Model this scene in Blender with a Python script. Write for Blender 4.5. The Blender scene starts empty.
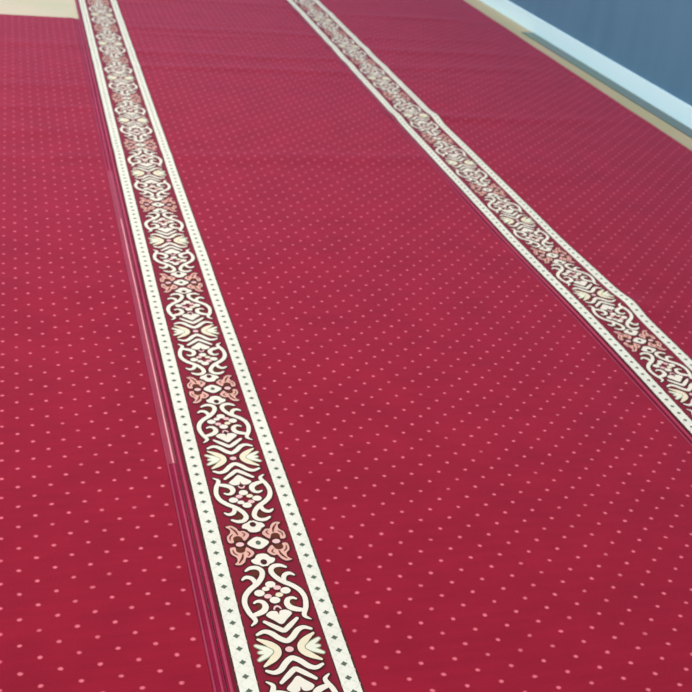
import bpy, math, random
from mathutils import Matrix, Vector, noise
from mathutils.geometry import tessellate_polygon

random.seed(7)
scene = bpy.context.scene
COL = scene.collection

# ------------------------------------------------------------------ camera
CAM_H = 1.3355
right = Vector((0.95780556, -0.26414994, 0.11328421)).normalized()
up = Vector((0.0377488, 0.50634456, 0.86150462)).normalized()
fwd = Vector((0.28492724, 0.82087758, -0.49495098)).normalized()
cam_data = bpy.data.cameras.new('camera')
cam_data.sensor_width = 36.0
cam_data.sensor_fit = 'HORIZONTAL'
cam_data.lens = 1047.9 / 692 * 36.0
cam_data.clip_start = 0.05
cam = bpy.data.objects.new('camera', cam_data)
COL.objects.link(cam)
m = Matrix((right, up, -fwd)).transposed().to_4x4()
m.translation = Vector((0, 0, CAM_H))
cam.matrix_world = m
scene.camera = cam
cam_data.dof.use_dof = True
cam_data.dof.focus_distance = 1.5
cam_data.dof.aperture_fstop = 11.0

# ------------------------------------------------------------------ light
world = bpy.data.worlds.new('world')
scene.world = world
world.use_nodes = True
wn = world.node_tree
bg = wn.nodes['Background']
bg.inputs['Color'].default_value = (0.93, 0.97, 1.0, 1)
bg.inputs['Strength'].default_value = 0.95


def area(name, loc, target, size, size_y, energy, color):
    d = bpy.data.lights.new(name, 'AREA')
    d.shape = 'RECTANGLE'
    d.size, d.size_y = size, size_y
    d.energy = energy
    d.color = color
    o = bpy.data.objects.new(name, d)
    COL.objects.link(o)
    o.location = loc
    o.rotation_euler = (Vector(target) - Vector(loc)).to_track_quat('-Z', 'Y').to_euler()
    return o


area('window_daylight', (0.6, 13.5, 2.6), (0.8, 4.0, 0.0), 6.0, 2.6, 200, (0.86, 0.93, 1.0))
area('side_fill_light', (-4.2, 4.2, 1.7), (2.8, 4.2, 0.3), 4.5, 1.8, 105, (0.84, 0.93, 1.0))  # fill light added on the left to brighten the skirting, not a known window
area('overhead_fill_light', (0.3, 2.9, 3.4), (0.4, 2.9, 0.0), 2.6, 2.6, 52, (1.0, 0.95, 0.88))  # unseen overhead fill, placed to lift the brightness of the middle carpet

scene.view_settings.view_transform = 'Standard'
scene.view_settings.look = 'None'
scene.view_settings.gamma = 1.0
scene.view_settings.use_curve_mapping = False
scene.view_settings.exposure = 0.0


# ------------------------------------------------------------------ materials
def new_mat(name, rough=0.9, spec=0.25):
    mt = bpy.data.materials.new(name)
    mt.use_nodes = True
    nt = mt.node_tree
    b = nt.nodes['Principled BSDF']
    b.inputs['Roughness'].default_value = rough
    b.inputs['Specular IOR Level'].default_value = spec
    return mt, nt, b


class G:
    """small helper for node graphs"""
    def __init__(self, nt):
        self.nt = nt

    def n(self, kind, **kw):
        nd = self.nt.nodes.new(kind)
        for k, v in kw.items():
            setattr(nd, k, v)
        return nd

    def put(self, sock, v):
        if hasattr(v, 'is_output'):
            self.nt.links.new(v, sock)
        else:
            sock.default_value = v

    def math(self, op, a, b=0.0, c=0.0):
        nd = self.n('ShaderNodeMath', operation=op)
        self.put(nd.inputs[0], a)
        self.put(nd.inputs[1], b)
        self.put(nd.inputs[2], c)
        return nd.outputs[0]

    def vmath(self, op, a, b=(0, 0, 0)):
        nd = self.n('ShaderNodeVectorMath', operation=op)
        self.put(nd.inputs[0], a)
        self.put(nd.inputs[1], b)
        return nd

    def mix(self, f, a, b):
        nd = self.n('ShaderNodeMix', data_type='RGBA')
        self.put(nd.inputs['Factor'], f)
        self.put(nd.inputs['A'], a)
        self.put(nd.inputs['B'], b)
        return nd.outputs['Result']

    def noise(self, vec, scale, detail=2.0, rough=0.5):
        nd = self.n('ShaderNodeTexNoise')
        self.put(nd.inputs['Vector'], vec)
        nd.inputs['Scale'].default_value = scale
        nd.inputs['Detail'].default_value = detail
        nd.inputs['Roughness'].default_value = rough
        return nd.outputs['Fac']

    def smooth(self, v, lo, hi, a=0.0, b=1.0):
        nd = self.n('ShaderNodeMapRange', interpolation_type='SMOOTHSTEP')
        self.put(nd.inputs['Value'], v)
        nd.inputs['From Min'].default_value = lo
        nd.inputs['From Max'].default_value = hi
        nd.inputs['To Min'].default_value = a
        nd.inputs['To Max'].default_value = b
        return nd.outputs['Result']


def scale_col(c, k):
    return (min(c[0] * k, 1), min(c[1] * k, 1), min(c[2] * k, 1), 1)


CRIMSON = (0.300, 0.0100, 0.0275)
DOT_PINK = (0.82, 0.17, 0.22)
DOT_A, DOT_B = 0.030848, 0.059959      # column spacing, spacing along a column


def pile_mat(name, color, dots=None, sheen=0.22, var=0.12, pile=1.0):
    """cut pile: mottled colour, fine bump, a soft sheen; dots = lattice origin"""
    mt, nt, b = new_mat(name, 0.95, 0.04)
    g = G(nt)
    uv = g.n('ShaderNodeUVMap', uv_map='UVMap').outputs['UV']
    n1 = g.noise(uv, 7.0, 3.0)
    n2 = g.noise(uv, 420.0, 2.0, 0.7)
    mp = g.n('ShaderNodeMapping')
    g.put(mp.inputs['Vector'], uv)
    mp.inputs['Scale'].default_value = (6.0, 60.0, 1.0)
    n3 = g.noise(mp.outputs[0], 1.0, 2.0)
    s = g.math('ADD', g.math('MULTIPLY', n1, 0.5),
               g.math('ADD', g.math('MULTIPLY', n2, 0.35), g.math('MULTIPLY', n3, 0.3)))
    f = g.smooth(s, 0.35, 0.8)
    col = g.mix(f, scale_col(color, 1 - var), scale_col(color, 1 + var))
    if dots:
        p = g.vmath('SUBTRACT', uv, (dots[0], dots[1], 0)).outputs[0]
        wob = g.n('ShaderNodeTexNoise')
        g.put(wob.inputs['Vector'], p)
        wob.inputs['Scale'].default_value = 60.0
        wv = g.vmath('MULTIPLY', g.vmath('SUBTRACT', wob.outputs['Color'], (.5, .5, .5)).outputs[0], (.004, .004, 0)).outputs[0]
        p = g.vmath('ADD', p, wv).outputs[0]
        q = g.vmath('DIVIDE', p, (2 * DOT_A, DOT_B, 1)).outputs[0]
        ds = []
        for off in ((0.5, 0.5, 0), (0.0, 0.0, 0)):
            fr = g.vmath('FRACTION', g.vmath('ADD', q, off).outputs[0]).outputs[0]
            c = g.vmath('SUBTRACT', fr, (0.5, 0.5, 0)).outputs[0]
            c = g.vmath('MULTIPLY', c, (2 * DOT_A * 0.88, DOT_B * 1.0, 0)).outputs[0]
            ds.append(g.vmath('LENGTH', c).outputs['Value'])
        d = g.math('MINIMUM', ds[0], ds[1])
        fac = g.smooth(d, 0.0012, 0.0053, 1.0, 0.0)
        fac = g.math('MULTIPLY', fac, g.smooth(g.noise(uv, 23.0, 1.0), 0.2, 0.6, 0.65, 1.0))
        col = g.mix(fac, col, (*DOT_PINK, 1))
    g.put(b.inputs['Base Color'], col)
    b.inputs['Sheen Weight'].default_value = sheen
    b.inputs['Sheen Roughness'].default_value = 0.45
    b.inputs['Sheen Tint'].default_value = (0.75, 0.38, 0.72, 1)
    bump = g.n('ShaderNodeBump')
    bump.inputs['Strength'].default_value = 0.35 * pile
    bump.inputs['Distance'].default_value = 0.003
    g.put(bump.inputs['Height'], n2)
    g.put(b.inputs['Normal'], bump.outputs[0])
    return mt


M = {}
M['panel'] = pile_mat('panel_maroon_pile', (0.235, 0.0150, 0.030), sheen=0.2)
M['outline'] = pile_mat('dark_brown_pile', (0.070, 0.022, 0.020), sheen=0.15)
M['cream'] = pile_mat('cream_pile', (0.86, 0.78, 0.66), sheen=0.0, var=0.05)
M['band'] = pile_mat('ivory_pile', (0.84, 0.81, 0.70), sheen=0.0, var=0.05)
M['bandedge'] = pile_mat('olive_brown_pile', (0.085, 0.028, 0.022), sheen=0.15)
M['green'] = pile_mat('grey_green_pile', (0.115, 0.150, 0.110), sheen=0.1)
M['sage'] = pile_mat('sage_pile', (0.33, 0.36, 0.23), sheen=0.0)
M['weave'] = pile_mat('pale_sage_pile', (0.71, 0.74, 0.60), sheen=0.0, var=0.05)
M['pink'] = pile_mat('pale_pink_pile', (0.86, 0.52, 0.50), sheen=0.1, var=0.05)
M['orange'] = pile_mat('salmon_pile', (0.80, 0.43, 0.36), sheen=0.0, var=0.08)
M['yellow'] = pile_mat('straw_pile', (0.86, 0.74, 0.54), sheen=0.0, var=0.05)
M['brown'] = pile_mat('umber_pile', (0.125, 0.035, 0.018), sheen=0.1)
M['palegreen'] = pile_mat('pale_green_pile', (0.84, 0.81, 0.66), sheen=0.0, var=0.05)
M['backing'] = pile_mat('jute_backing', (0.10, 0.012, 0.022), sheen=0.0)
M['selvedge'] = pile_mat('crimson_selvedge', (0.270, 0.010, 0.040), sheen=0.25)
M['cord'] = pile_mat('rose_binding_cord', (0.43, 0.055, 0.10), sheen=0.3)
M['roseband'] = pile_mat('dusty_rose_binding', (0.33, 0.048, 0.078), sheen=0.3)
M['palethread'] = pile_mat('pale_pink_thread', (0.80, 0.34, 0.36), sheen=0.3)

# floor tile
mt, nt, b = new_mat('beige_floor_tile', 0.5, 0.15)
g = G(nt)
tc = g.n('ShaderNodeTexCoord').outputs['Object']
br = g.n('ShaderNodeTexBrick', offset=0.0)
mp = g.n('ShaderNodeMapping')
g.put(mp.inputs['Vector'], tc)
mp.inputs['Location'].default_value = (0.4, 0.4, 0)
g.put(br.inputs['Vector'], mp.outputs[0])
br.inputs['Scale'].default_value = 1.0
br.inputs['Brick Width'].default_value = 0.80
br.inputs['Row Height'].default_value = 0.80
br.inputs['Mortar Size'].default_value = 0.0015
br.inputs['Mortar'].default_value = (0.38, 0.33, 0.21, 1)
cl = g.noise(tc, 3.5, 4.0)
c1 = g.mix(g.smooth(cl, 0.35, 0.65), (0.54, 0.42, 0.27, 1), (0.47, 0.41, 0.24, 1))
g.put(br.inputs['Color1'], c1)
g.put(br.inputs['Color2'], c1)
g.put(b.inputs['Base Color'], br.outputs['Color'])
M['tile'] = mt

# wall paint
mt, nt, b = new_mat('slate_blue_paint', 0.45, 0.25)
g = G(nt)
tc = g.n('ShaderNodeTexCoord').outputs['Object']
mp = g.n('ShaderNodeMapping')
g.put(mp.inputs['Vector'], tc)
mp.inputs['Scale'].default_value = (1.0, 9.0, 1.2)
st = g.noise(mp.outputs[0], 1.0, 3.0)
cw = g.mix(g.smooth(st, 0.3, 0.75), (0.072, 0.178, 0.285, 1), (0.085, 0.200, 0.305, 1))
g.put(b.inputs['Base Color'], cw)
bump = g.n('ShaderNodeBump')
bump.inputs['Strength'].default_value = 0.06
bump.inputs['Distance'].default_value = 0.004
g.put(bump.inputs['Height'], st)
g.put(b.inputs['Normal'], bump.outputs[0])
M['wall'] = mt

mt, nt, b = new_mat('pale_blue_skirting', 0.35, 0.4)
g = G(nt)
tc = g.n('ShaderNodeTexCoord').outputs['Object']
cw = g.mix(g.noise(tc, 6.0, 4.0), (0.62, 0.88, 0.95, 1), (0.68, 0.90, 0.97, 1))
g.put(b.inputs['Base Color'], cw)
M['skirting'] = mt

mt, nt, b = new_mat('dark_green_strip', 0.35, 0.4)
g = G(nt)
tc = g.n('ShaderNodeTexCoord').outputs['Object']
cw = g.mix(g.smooth(g.noise(tc, 2.6, 2.0), 0.4, 0.6), (0.050, 0.110, 0.078, 1), (0.062, 0.098, 0.105, 1))
g.put(b.inputs['Base Color'], cw)
M['darkgreen'] = mt


# ------------------------------------------------------------------ mesh building
DRIFT = [(-5.0, .004), (1.6, .004), (2.25, .006), (2.9, -.008), (4.0, -.008), (5.6, -.002), (20.0, 0.0)]


def drift(x, y):
    """the seam beside the second border wanders a few millimetres, as loosely laid carpet does"""
    for (ya, wa), (yb, wb) in zip(DRIFT, DRIFT[1:]):
        if y <= yb:
            t = min(max((y - ya) / (yb - ya), 0.0), 1.0)
            w = wa + (wb - wa) * t * t * (3 - 2 * t)
            break
    up_ = min(max((x - 1.28) / 0.16, 0.0), 1.0)
    down = min(max((2.0 - x) / 0.28, 0.0), 1.0)
    return w * up_ * down


class MB:
    def __init__(self):
        self.v, self.f, self.mi, self.uv = [], [], [], []
        self.mats = []

    def slot(self, mat):
        if mat not in self.mats:
            self.mats.append(mat)
        return self.mats.index(mat)

    def vert(self, p):
        self.v.append((p[0], p[1], p[2]))
        return len(self.v) - 1

    def face(self, idx, mat):
        self.f.append(tuple(idx))
        self.mi.append(self.slot(mat))

    def box(self, x0, x1, y0, y1, z0, z1, mat):
        b = [self.vert(p) for p in ((x0, y0, z0), (x1, y0, z0), (x1, y1, z0), (x0, y1, z0),
                                    (x0, y0, z1), (x1, y0, z1), (x1, y1, z1), (x0, y1, z1))]
        for q in ((0, 3, 2, 1), (4, 5, 6, 7), (0, 1, 5, 4), (1, 2, 6, 5), (2, 3, 7, 6), (3, 0, 4, 7)):
            self.face([b[i] for i in q], mat)

    def slab(self, xs, ys, top, bottom, matfun):
        """closed slab whose top follows top(x, y)"""
        nx, ny = len(xs), len(ys)
        t = [[self.vert((x, y, top(x, y))) for x in xs] for y in ys]
        bt = [[self.vert((x, y, bottom(x, y))) for x in xs] for y in ys]
        for j in range(ny - 1):
            for i in range(nx - 1):
                mt = matfun(i)
                self.face((t[j][i], t[j][i + 1], t[j + 1][i + 1], t[j + 1][i]), mt)
                self.face((bt[j][i], bt[j + 1][i], bt[j + 1][i + 1], bt[j][i + 1]), mt)
            self.face((t[j][0], t[j + 1][0], bt[j + 1][0], bt[j][0]), matfun(0))
            self.face((t[j + 1][-1], t[j][-1], bt[j][-1], bt[j + 1][-1]), matfun(nx - 2))
        for i in range(nx - 1):
            mt = matfun(i)
            self.face((t[0][i + 1], t[0][i], bt[0][i], bt[0][i + 1]), mt)
            self.face((t[-1][i], t[-1][i + 1], bt[-1][i + 1], bt[-1][i]), mt)

    def tube(self, pts, r, mat, seg=7):
        rings = []
        for k, p in enumerate(pts):
            a = Vector(pts[max(k - 1, 0)])
            c = Vector(pts[min(k + 1, len(pts) - 1)])
            d = (c - a).normalized()
            s = d.cross(Vector((0, 0, 1))).normalized()
            u = s.cross(d)
            rings.append([self.vert(Vector(p) + (s * math.cos(q) + u * math.sin(q)) * r)
                          for q in (2 * math.pi * i / seg for i in range(seg))])
        for k in range(len(rings) - 1):
            for i in range(seg):
                j = (i + 1) % seg
                self.face((rings[k][i], rings[k][j], rings[k + 1][j], rings[k + 1][i]), mat)
        self.face(rings[0][::-1], mat)
        self.face(rings[-1], mat)

    def build(self, name, parent=None, origin=(0, 0, 0), smooth=False):
        me = bpy.data.meshes.new(name)
        ox, oy, oz = origin
        me.from_pydata([(x + (drift(x, y) if z < 0.2 and x < 2.2 and len(self.v) > 60 else 0.0) - ox, y - oy, z - oz) for x, y, z in self.v], [], self.f)
        for mt in self.mats:
            me.materials.append(mt)
        me.polygons.foreach_set('material_index', self.mi)
        uvl = me.uv_layers.new(name='UVMap')
        li = [0] * len(me.loops)
        me.loops.foreach_get('vertex_index', li)
        flat = []
        for i in li:
            flat += [self.v[i][0], self.v[i][1]]
        uvl.data.foreach_set('uv', flat)
        if smooth:
            me.polygons.foreach_set('use_smooth', [True] * len(me.polygons))
            me.set_sharp_from_angle(angle=math.radians(40))
        me.update()
        o = bpy.data.objects.new(name, me)
        COL.objects.link(o)
        o.location = origin
        if parent:
            o.parent = parent
            o.location = (ox - parent.location[0], oy - parent.location[1], oz - parent.location[2])
        return o


def structure(o):
    o['kind'] = 'structure'
    return o


# ------------------------------------------------------------------ the setting
Y0, Y1 = 0.35, 8.6          # carpets, near end to far end
WALL_X = 2.862
WALL_TURN = 0.020        # the wall is not quite parallel to the carpets
PIVOT = (WALL_X, 6.5, 0.0)


def turned(o):
    o.rotation_euler[2] = WALL_TURN
    return structure(o)

mb = MB()
mb.box(-2.6, WALL_X + 0.135, -1.5, 12.0, -0.06, 0.0, M['tile'])
structure(mb.build('floor'))

mb = MB()
mb.box(WALL_X, WALL_X + 0.14, -1.5, 12.0, -0.06, 2.9, M['wall'])
turned(mb.build('wall_right', None, PIVOT))

mb = MB()                    # skirting with an eased top edge
prof = [(WALL_X, 0.001), (WALL_X - 0.009, 0.001), (WALL_X - 0.009, 0.0885), (WALL_X - 0.0075, 0.0905), (WALL_X, 0.091)]
a = [mb.vert((x, -1.5, z)) for x, z in prof]
c = [mb.vert((x, 12.0, z)) for x, z in prof]
n = len(prof)
for i in range(n):
    j = (i + 1) % n
    mb.face((a[i], c[i], c[j], a[j]), M['skirting'])
mb.face(a, M['skirting'])
mb.face(c[::-1], M['skirting'])
turned(mb.build('baseboard_right', None, PIVOT))

mb = MB()                    # dark green strip on the floor along the skirting, ending part way
mb.box(WALL_X - 0.084, WALL_X - 0.0095, -1.5, 5.68, 0.0003, 0.004, M['darkgreen'])
turned(mb.build('trim_1', None, PIVOT))

# ------------------------------------------------------------------ border motif (cm: u across from the axis, v along)
HALF = 27.033                # half a repeat
TEMPLATE = []                # (verts[(u, v, layer)], tris, material key)


def catmull(pts, closed, k=4):
    n = len(pts)
    out = []
    rng = range(n) if closed else range(n - 1)
    for i in rng:
        if closed:
            p0, p1, p2, p3 = pts[i - 1], pts[i], pts[(i + 1) % n], pts[(i + 2) % n]
        else:
            p0, p1, p2, p3 = pts[max(i - 1, 0)], pts[i], pts[i + 1], pts[min(i + 2, n - 1)]
        for s in range(k):
            t = s / k
            q = []
            for d in range(len(p1)):
                q.append(0.5 * (2 * p1[d] + (p2[d] - p0[d]) * t + (2 * p0[d] - 5 * p1[d] + 4 * p2[d] - p3[d]) * t * t
                                + (3 * p1[d] - p0[d] - 3 * p2[d] + p3[d]) * t ** 3))
            out.append(tuple(q))
    if not closed:
        out.append(tuple(pts[-1]))
    return out


def add_tpl(verts, tris, layer, mat):
    TEMPLATE.append(([(u, v, layer) for u, v in verts], tris, mat))


def offset_poly(pts, d):
    n = len(pts)
    area2 = sum(pts[i][0] * pts[(i + 1) % n][1] - pts[(i + 1) % n][0] * pts[i][1] for i in range(n))
    sg = 1 if area2 > 0 else -1
    out = []
    for i in range(n):
        a, c = pts[i - 1], pts[(i + 1) % n]
        tx, ty = c[0] - a[0], c[1] - a[1]
        l = math.hypot(tx, ty) or 1
        out.append((pts[i][0] + sg * ty / l * d, pts[i][1] - sg * tx / l * d))
    return out


def poly_raw(pts, layer, mat):
    tris = tessellate_polygon([[Vector((p[0], p[1], 0)) for p in pts]])
    add_tpl(pts, [tuple(t) for t in tris], layer, mat)


def stroke_raw(pw, layer, mat, grow=0.0):
    """pw: smoothed (u, v, half width)"""
    L, R = [], []
    n = len(pw)
    for i in range(n):
        a, c = pw[max(i - 1, 0)], pw[min(i + 1, n - 1)]
        tx, ty = c[0] - a[0], c[1] - a[1]
        l = math.hypot(tx, ty) or 1
        w = max(pw[i][2], 0.02) + grow
        L.append((pw[i][0] - ty / l * w, pw[i][1] + tx / l * w))
        R.append((pw[i][0] + ty / l * w, pw[i][1] - tx / l * w))
    verts = L + R
    tris = []
    for i in range(n - 1):
        tris += [(i, n + i, n + i + 1), (i, n + i + 1, i + 1)]
    for end, nb in ((0, 1), (n - 1, n - 2)):           # rounded ends
        dx, dy = pw[end][0] - pw[nb][0], pw[end][1] - pw[nb][1]
        l = math.hypot(dx, dy) or 1
        w = max(pw[end][2], 0.02) + grow
        dx, dy = dx / l, dy / l
        base = len(verts)
        for ang in (-45, 0, 45):
            ca, sa = math.cos(math.radians(ang)), math.sin(math.radians(ang))
            verts.append((pw[end][0] + (dx * ca - dy * sa) * w, pw[end][1] + (dx * sa + dy * ca) * w))
        e0, e1 = end, n + end
        if end == 0:
            ring = [e0, base, base + 1, base + 2, e1]
        else:
            ring = [e1, base, base + 1, base + 2, e0]
        # order does not matter for a flat cap: fan from the first
        for k in range(1, 4):
            tris.append((ring[0], ring[k], ring[k + 1]))
    add_tpl(verts, tris, layer, mat)


OUT = 0.32


def variants(pts, u_mirror, v_mirror, axis_v=0.0):
    r = [pts]
    if u_mirror:
        r = r + [[(-p[0],) + tuple(p[1:]) for p in q] for q in r]
    if v_mirror:
        r = r + [[(p[0], -p[1]) + tuple(p[2:]) for p in q] for q in r]
    return r


def stroke(pts, mat='cream', um=True, vm=True, out='outline', layer=2.0, k=4, grow=OUT):
    s = [(p[0], p[1], p[2] * 0.90) for p in catmull(pts, False, k)]
    for q in variants(s, um, vm):
        if out:
            stroke_raw(q, 1.0 if layer <= 2.2 else layer - 0.3, out, grow)
        stroke_raw(q, layer, mat)


def blob(pts, mat='cream', um=True, vm=True, out='outline', layer=2.0, k=3, grow=OUT):
    s = catmull(pts, True, k)
    for q in variants(s, um, vm):
        if out:
            poly_raw(offset_poly(q, grow), 1.0 if layer <= 2.2 else layer - 0.3, out)
        poly_raw(q, layer, mat)


def ellipse(u, v, a, b, mat, um=False, vm=True, out='outline', layer=2.0, grow=OUT):
    blob([(u + a * math.cos(t), v + b * math.sin(t)) for t in (i * math.pi / 4 for i in range(8))],
         mat, um, vm, out, layer, 2, grow)


def full(half):
    """right half of an axis shape, top to bottom -> closed outline"""
    return half + [(-u, v) for u, v in half[::-1] if u > 1e-6]


def both(half):
    """right half of an axis stroke, tip to axis -> whole stroke"""
    return half + [(-p[0],) + tuple(p[1:]) for p in half[-2::-1]]


# cross flower at v = 0
ellipse(0, 0, 0.72, 0.62, 'pink', vm=False)
stroke([(4.85, 3.0, .26), (3.3, 1.85, .66), (2.35, .8, .78), (2.15, 0, .80), (2.35, -.8, .78), (3.3, -1.85, .66), (4.85, -3.0, .26)],
       'yellow', vm=False)
stroke([(3.1, 0.15, .3), (4.1, .75, .50), (5.45, 1.6, .28)], 'palegreen', out='sage', layer=2.7, grow=.2)
stroke([(3.5, 0, .3), (4.3, 0, .48), (5.1, 0, .30)], 'palegreen', vm=False, out='sage', layer=2.75, grow=.2)
stroke(both([(4.75, 4.05, .30), (3.55, 4.6, .48), (2.4, 4.15, .58), (1.3, 2.85, .60), (.5, 2.15, .60), (0, 1.95, .60)]), um=False)
stroke(both([(2.9, 6.85, .35), (1.55, 5.6, .52), (.5, 4.65, .55), (0, 4.35, .55)]), um=False)
blob(full([(0, 8.15), (.2, 8.85), (.7, 9.15), (1.6, 9.05), (2.3, 8.2), (1.2, 7.0), (0, 5.85)]), um=False)
stroke(both([(.62, 9.55, .16), (.35, 10.05, .22), (0, 10.2, .24)]), 'pink', um=False, layer=2.1)
# scroll with its cluster of eight
stroke([(3.75, 19.85, .28), (2.75, 20.45, .48), (1.55, 20.35, .55), (.85, 19.35, .55), (1.15, 17.9, .55), (2.3, 16.3, .58), (3.9, 14.95, .58),
        (5.05, 13.4, .55), (5.45, 11.5, .52), (5.1, 9.4, .52), (4.5, 8.0, .50), (4.4, 7.1, .40), (5.25, 6.3, .16)])
stroke([(4.8, 17.6, .22), (4.05, 18.15, .45), (3.15, 17.85, .52), (2.7, 16.9, .48), (2.75, 16.0, .40)], layer=2.05)
stroke([(4.6, 8.6, .45), (3.3, 9.0, .62), (2.35, 9.6, .66), (1.95, 10.6, .60), (2.3, 11.6, .50), (3.1, 11.9, .38), (3.8, 11.55, .24)], layer=2.08)
ellipse(0, 15.75, .95, .82, 'cream')
ellipse(0, 11.75, .95, .82, 'cream')
ellipse(2.38, 13.85, .95, .82, 'cream', um=True)
for (u, v, mt_) in ((1.05, 14.75, 'pink'), (-1.05, 14.75, 'cream'), (-1.05, 12.85, 'pink'), (1.05, 12.95, 'yellow')):
    ellipse(u, v, .70, .56, mt_, layer=2.1, grow=.2)
ellipse(2.2, 19.0, .7, .8, 'brown', um=True, out=None, layer=1.5)
ellipse(3.0, 10.6, .55, .6, 'brown', um=True, out=None, layer=1.5)
# flower heads at the end of the repeat
blob(full([(0, 24.0), (.95, 23.75), (1.5, 22.9), (2.25, 22.4), (1.9, 21.5), (1.1, 21.1), (.5, 20.6), (0, 20.6)]), um=False, layer=2.15)
ellipse(0, 21.7, .62, .72, 'outline', out=None, layer=3)


def about_half(pts):
    return [(p[0], 2 * HALF - p[1]) + tuple(p[2:]) for p in pts]


blob(full([(0, 28.75), (1.1, 28.2), (2.1, 27.033), (1.1, 25.87), (0, 25.3)]), um=False, vm=False)
ellipse(0, HALF, .5, .6, 'green', vm=False, out=None, layer=3)
TUL = [(5.5, 26.25), (4.5, 26.35), (4.5, 25.3), (3.75, 24.75), (2.9, 25.1), (2.5, 26.1), (1.8, 25.5), (1.25, 24.4), (2.15, 23.3),
       (3.0, 23.3), (3.4, 22.3), (4.3, 21.5), (5.4, 21.75), (4.75, 22.5), (4.75, 23.6), (5.55, 24.6)]
blob(TUL, 'orange')
ellipse(3.65, 25.45, .88, .78, 'brown', um=True, out=None, layer=3)
stroke([(3.45, 24.3, .14), (3.75, 23.2, .24), (4.5, 22.1, .12)], 'brown', out=None, layer=3)
stroke([(2.5, 24.9, .10), (2.1, 24.3, .16), (2.5, 23.8, .10)], 'brown', out=None, layer=3)
stroke([(5.1, 25.6, .10), (5.0, 24.8, .16), (4.4, 24.1, .10)], 'brown', out=None, layer=3)
ellipse(3.5, HALF, .78, .62, 'pink', um=True, vm=False, layer=2.2)


def stamp(mb, ax, yc, top, ymin, ymax):
    """lay one repeat of the motif on the panel, raised a little over its pile"""
    for k, (vs, tris, mk) in enumerate(TEMPLATE):
        cy = yc + sum(v[1] for v in vs) / len(vs) / 100
        if cy < ymin + 0.03 or cy > ymax - 0.03:
            continue
        base = len(mb.v)
        for u, v, layer in vs:
            x, y = ax + u / 100, yc + v / 100
            mb.vert((x, y, top(x, y) + 0.0004 + layer * 0.00045 + k * 0.0000009))
        for t in tris:
            a, b_, c_ = (vs[i] for i in t)
            cr = (b_[0] - a[0]) * (c_[1] - a[1]) - (b_[1] - a[1]) * (c_[0] - a[0])
            if abs(cr) < 1e-7:
                continue
            t = t if cr > 0 else t[::-1]
            mb.face([base + i for i in t], M[mk])


# ------------------------------------------------------------------ carpets
def frange(a, b, step):
    n = max(1, round((b - a) / step))
    return [a + (b - a) * i / n for i in range(n + 1)]


def ridge(y, y0, s):
    return math.exp(-((y - y0) / s) ** 2)


def make_top(ripples, bumps, seed):
    rr = random.Random(seed)
    ripples = ripples + [(3.4 + 4.8 * rr.random(), .0012 + .0012 * rr.random(), .018 + .014 * rr.random(), rr.uniform(-.03, .06)) for _ in range(9)]

    def lift(x, y):
        z = 0.0
        lie = min(1.0, max(0.12, (2.70 - x) / 0.35))      # the outer edge by the wall lies flat
        for (y0, amp, s, slant) in ripples:
            yy = y0 + slant * (x - 1.0) + 0.025 * noise.noise((x * 2.3, y0 * 5.1, seed))
            z += lie * amp * (0.75 + 0.5 * noise.noise((x * 1.7, y0 * 9.0, seed + 3.0))) * ridge(y, yy, s)
        for (x0, y0, amp, sx, sy) in bumps:
            z += amp * math.exp(-((x - x0) / sx) ** 2 - ((y - y0) / sy) ** 2)
        z += 0.0016 * (noise.noise((x * 2.0, y * 3.5, seed + 7.7)) + 0.6)
        return max(z, 0.0)
    return lift


T_BACK = 0.003
T_PILE = 0.010
PERIOD = HALF * 2 / 100
MOTIF_Y = 1.2147
W_BAND = 0.0305
W_STRIP = 0.1965


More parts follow.
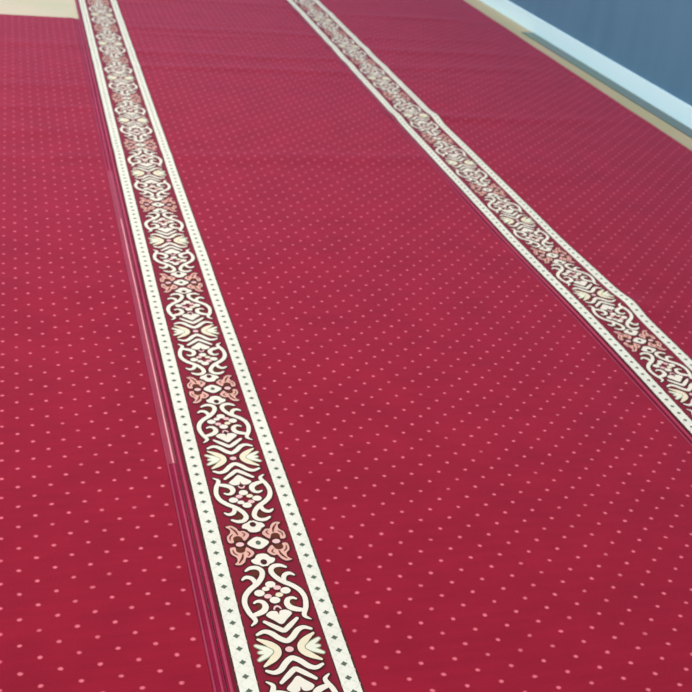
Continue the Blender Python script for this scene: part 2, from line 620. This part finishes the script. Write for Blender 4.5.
def make_carpet(label, xw, field_right, selv, far, lift, dots, motif_y, cords_x, binding_x, with_thread=False):
    """xw = outer edge of the left white band; the carpet starts 14 mm before it"""
    x0 = xw - 0.0175
    x1 = selv
    root = bpy.data.objects.new('carpet_runner', None)
    COL.objects.link(root)
    org = ((x0 + x1) / 2, (Y0 + far) / 2, 0.0)
    root.location = org
    root['label'] = label
    root['category'] = 'carpet'
    root['group'] = 'crimson dotted carpets laid side by side'
    ys = frange(Y0, far, 0.01)
    top = lambda x, y: T_PILE + lift(x, y)
    low = lambda x, y: T_BACK + lift(x, y)
    # jute backing under the whole runner
    mb = MB()
    mb.slab(frange(x0, x1, 0.06), frange(Y0, far, 0.02), lambda x, y: low(x, y) - 0.0002, lambda x, y: 0.0004 + lift(x, y) * 0.98, lambda i: M['backing'])
    mb.build('backing', root, org, True)
    # left bound edge
    mb = MB()
    mb.slab([x0, x0 + 0.003, x0 + 0.0130], ys, lambda x, y: top(x, y) - 0.003, low, lambda i: M['selvedge'])
    mb.tube([(binding_x, y, top(binding_x, y) - 0.0028) for y in frange(Y0 + .002, far - .002, 0.02)], 0.0027, M['cord'])
    mb.build('bound_edge', root, org, True)
    # two ivory bands with a row of lozenges
    for s in (0, 1):
        bx0 = xw if s == 0 else xw + W_STRIP - W_BAND
        bx1 = bx0 + W_BAND
        e0, e1 = (0.0045, 0.003) if s == 0 else (0.003, 0.004)
        xs = [bx0 - e0, bx0] + frange(bx0, bx1, 0.0116)[1:] + [bx1 + e1]
        mb = MB()
        last = len(xs) - 2
        mb.slab(xs, ys, top, low, lambda i: M['bandedge'] if i in (0, last) else M['band'])
        step = PERIOD / 18
        yk = motif_y + step * (0.5 - 40)
        cx = (bx0 + bx1) / 2
        while yk < far - 0.02:
            if yk > Y0 + 0.02:
                jx, jy = random.uniform(-.0006, .0006), random.uniform(-.0006, .0006)
                pts = [(-.0062, 0), (-.0026, -.0026), (0, -.0056), (.0026, -.0026), (.0062, 0), (.0026, .0026), (0, .0056), (-.0026, .0026)]
                ids = [mb.vert((cx + px + jx, yk + py + jy, top(cx + px, yk + py) + 0.0006)) for px, py in pts]
                mb.face(ids, M['green'])
                for sd in (-1, 1):       # faint lattice lines crossing between the lozenges
                    ends = ((0.0118 * sd, -step / 2 + .003), (-0.0118 * sd, step / 2 - .003))
                    for qa, qb in ((ends[0], (ends[0][0] * .45, ends[0][1] * .45)), ((ends[1][0] * .45, ends[1][1] * .45), ends[1])):
                        ids = []
                        for (px, py, ox) in ((*qa, -.0006), (*qa, .0006), (*qb, .0006), (*qb, -.0006)):
                            ids.append(mb.vert((cx + px + ox, yk + py, top(cx + px, yk + py) + 0.0005)))
                        if qb[1] < qa[1]:
                            ids = ids[::-1]
                        mb.face(ids, M['weave'])
                for sd in (-1, 1):       # small nicks woven into the band's edges between the lozenges
                    ex = cx + sd * (W_BAND / 2)
                    yy = yk + step / 2
                    q = [(0.0008 * sd, -.003), (-.0022 * sd, 0), (0.0008 * sd, .003)]
                    if sd > 0:
                        q = q[::-1]
                    ids = [mb.vert((ex + a_, yy + b_, top(ex, yy + b_) + 0.0006)) for a_, b_ in q[::-1]]
                    mb.face(ids, M['pink'])
            yk += step
        mb.build('lozenge_band', root, org, True)
    # floral panel between the bands
    px0, px1 = xw + W_BAND + 0.003, xw + W_STRIP - W_BAND - 0.003
    mb = MB()
    mb.slab(frange(px0, px1, 0.0115), ys, top, low, lambda i: M['panel'])
    ax = xw + W_STRIP / 2
    k = -4
    while motif_y + k * PERIOD - PERIOD / 2 < far:
        stamp(mb, ax, motif_y + k * PERIOD, top, Y0, far)
        k += 1
    mb.build('floral_panel', root, org, False)
    # dotted field
    fx0 = xw + W_STRIP + 0.004
    mb = MB()
    fm = pile_mat('crimson_dotted_pile', CRIMSON, dots)
    mb.slab(frange(fx0, field_right, 0.03), ys, top, low, lambda i: fm)
    mb.build('dotted_field', root, org, True)
    # selvedge with its cords
    mb = MB()
    mb.slab(frange(field_right, x1, 0.006), ys, lambda x, y: top(x, y) - 0.0035, low, lambda i: M['selvedge'])
    sv = mb.build('selvedge', root, org, True)
    for cx in cords_x:
        mb = MB()
        mb.tube([(cx, y, top(cx, y) - 0.0035) for y in frange(Y0 + .002, far - .002, 0.02)], 0.0021, M['cord'])
        c_ = mb.build('cord', sv, (0, 0, 0), True)
        c_.location = (-org[0], -org[1], 0)
    if with_thread:
        mb = MB()
        ty0, ty1 = 1.757, 3.0
        mb.slab(frange(cords_x[0] - 0.002, x1 - 0.0003, 0.004), frange(ty0, 3.4, 0.02), lambda x, y: top(x, y) - 0.0028, lambda x, y: top(x, y) - 0.0034,
                lambda i: M['roseband'])
        c_ = mb.build('binding_tape', sv, (0, 0, 0), True)
        c_.location = (-org[0], -org[1], 0)
        c_['label'] = 'dusty rose binding tape along the selvedge'
        mb = MB()
        tx = cords_x[1]
        mb.tube([(tx + 0.001 * noise.noise((y * 4, 0, 0)), y, top(tx, y) - 0.0018) for y in frange(ty0, ty1, 0.02)], 0.0019, M['palethread'])
        c_ = mb.build('loose_thread', sv, (0, 0, 0), True)
        c_.location = (-org[0], -org[1], 0)
        c_['label'] = 'pale pink thread lying on the selvedge'
    return root


# left runner: only its dotted field and right selvedge lie in view; it stops short at the bare tiles
make_carpet('crimson dotted carpet on the left, its far end stopping at bare beige tiles',
            -0.9127, 0.2520, 0.2745, 5.455,
            make_top([(4.95, .0035, .05, 0), (4.35, .004, .06, .02), (3.78, .004, .06, 0), (2.55, .002, .08, 0)], [], 1.0),
            (-0.0411, 1.6524), MOTIF_Y, (0.2555, 0.2680), -0.9255, True)
make_carpet('crimson dotted carpet in the middle, cream floral border nearest the camera along its left side',
            0.2940, 1.4590, 1.4705, Y1,
            make_top([(5.97, .004, .05, 0), (5.33, .005, .05, .0), (4.885, .005, .04, 0), (4.665, .005, .04, .02), (3.54, .004, .06, 0),
                      (7.0, .004, .06, 0), (2.75, .0015, .08, .1)], [], 2.0),
            (0.6061, 1.2695), MOTIF_Y, (1.4655,), 0.2825)
make_carpet('crimson dotted carpet lying beside the blue wall and its pale skirting',
            1.4915, 2.7080, 2.7160, Y1,
            make_top([(5.83, .005, .05, 0), (5.11, .005, .05, 0), (4.79, .004, .05, .02), (4.05, .005, .05, 0), (7.1, .004, .06, 0)],
                     [(1.68, 2.37, .009, .05, .06), (1.69, 4.06, .005, .05, .07)], 3.0),
            (1.8061, 1.2695), MOTIF_Y + 0.135, (2.7125,), 1.4800)
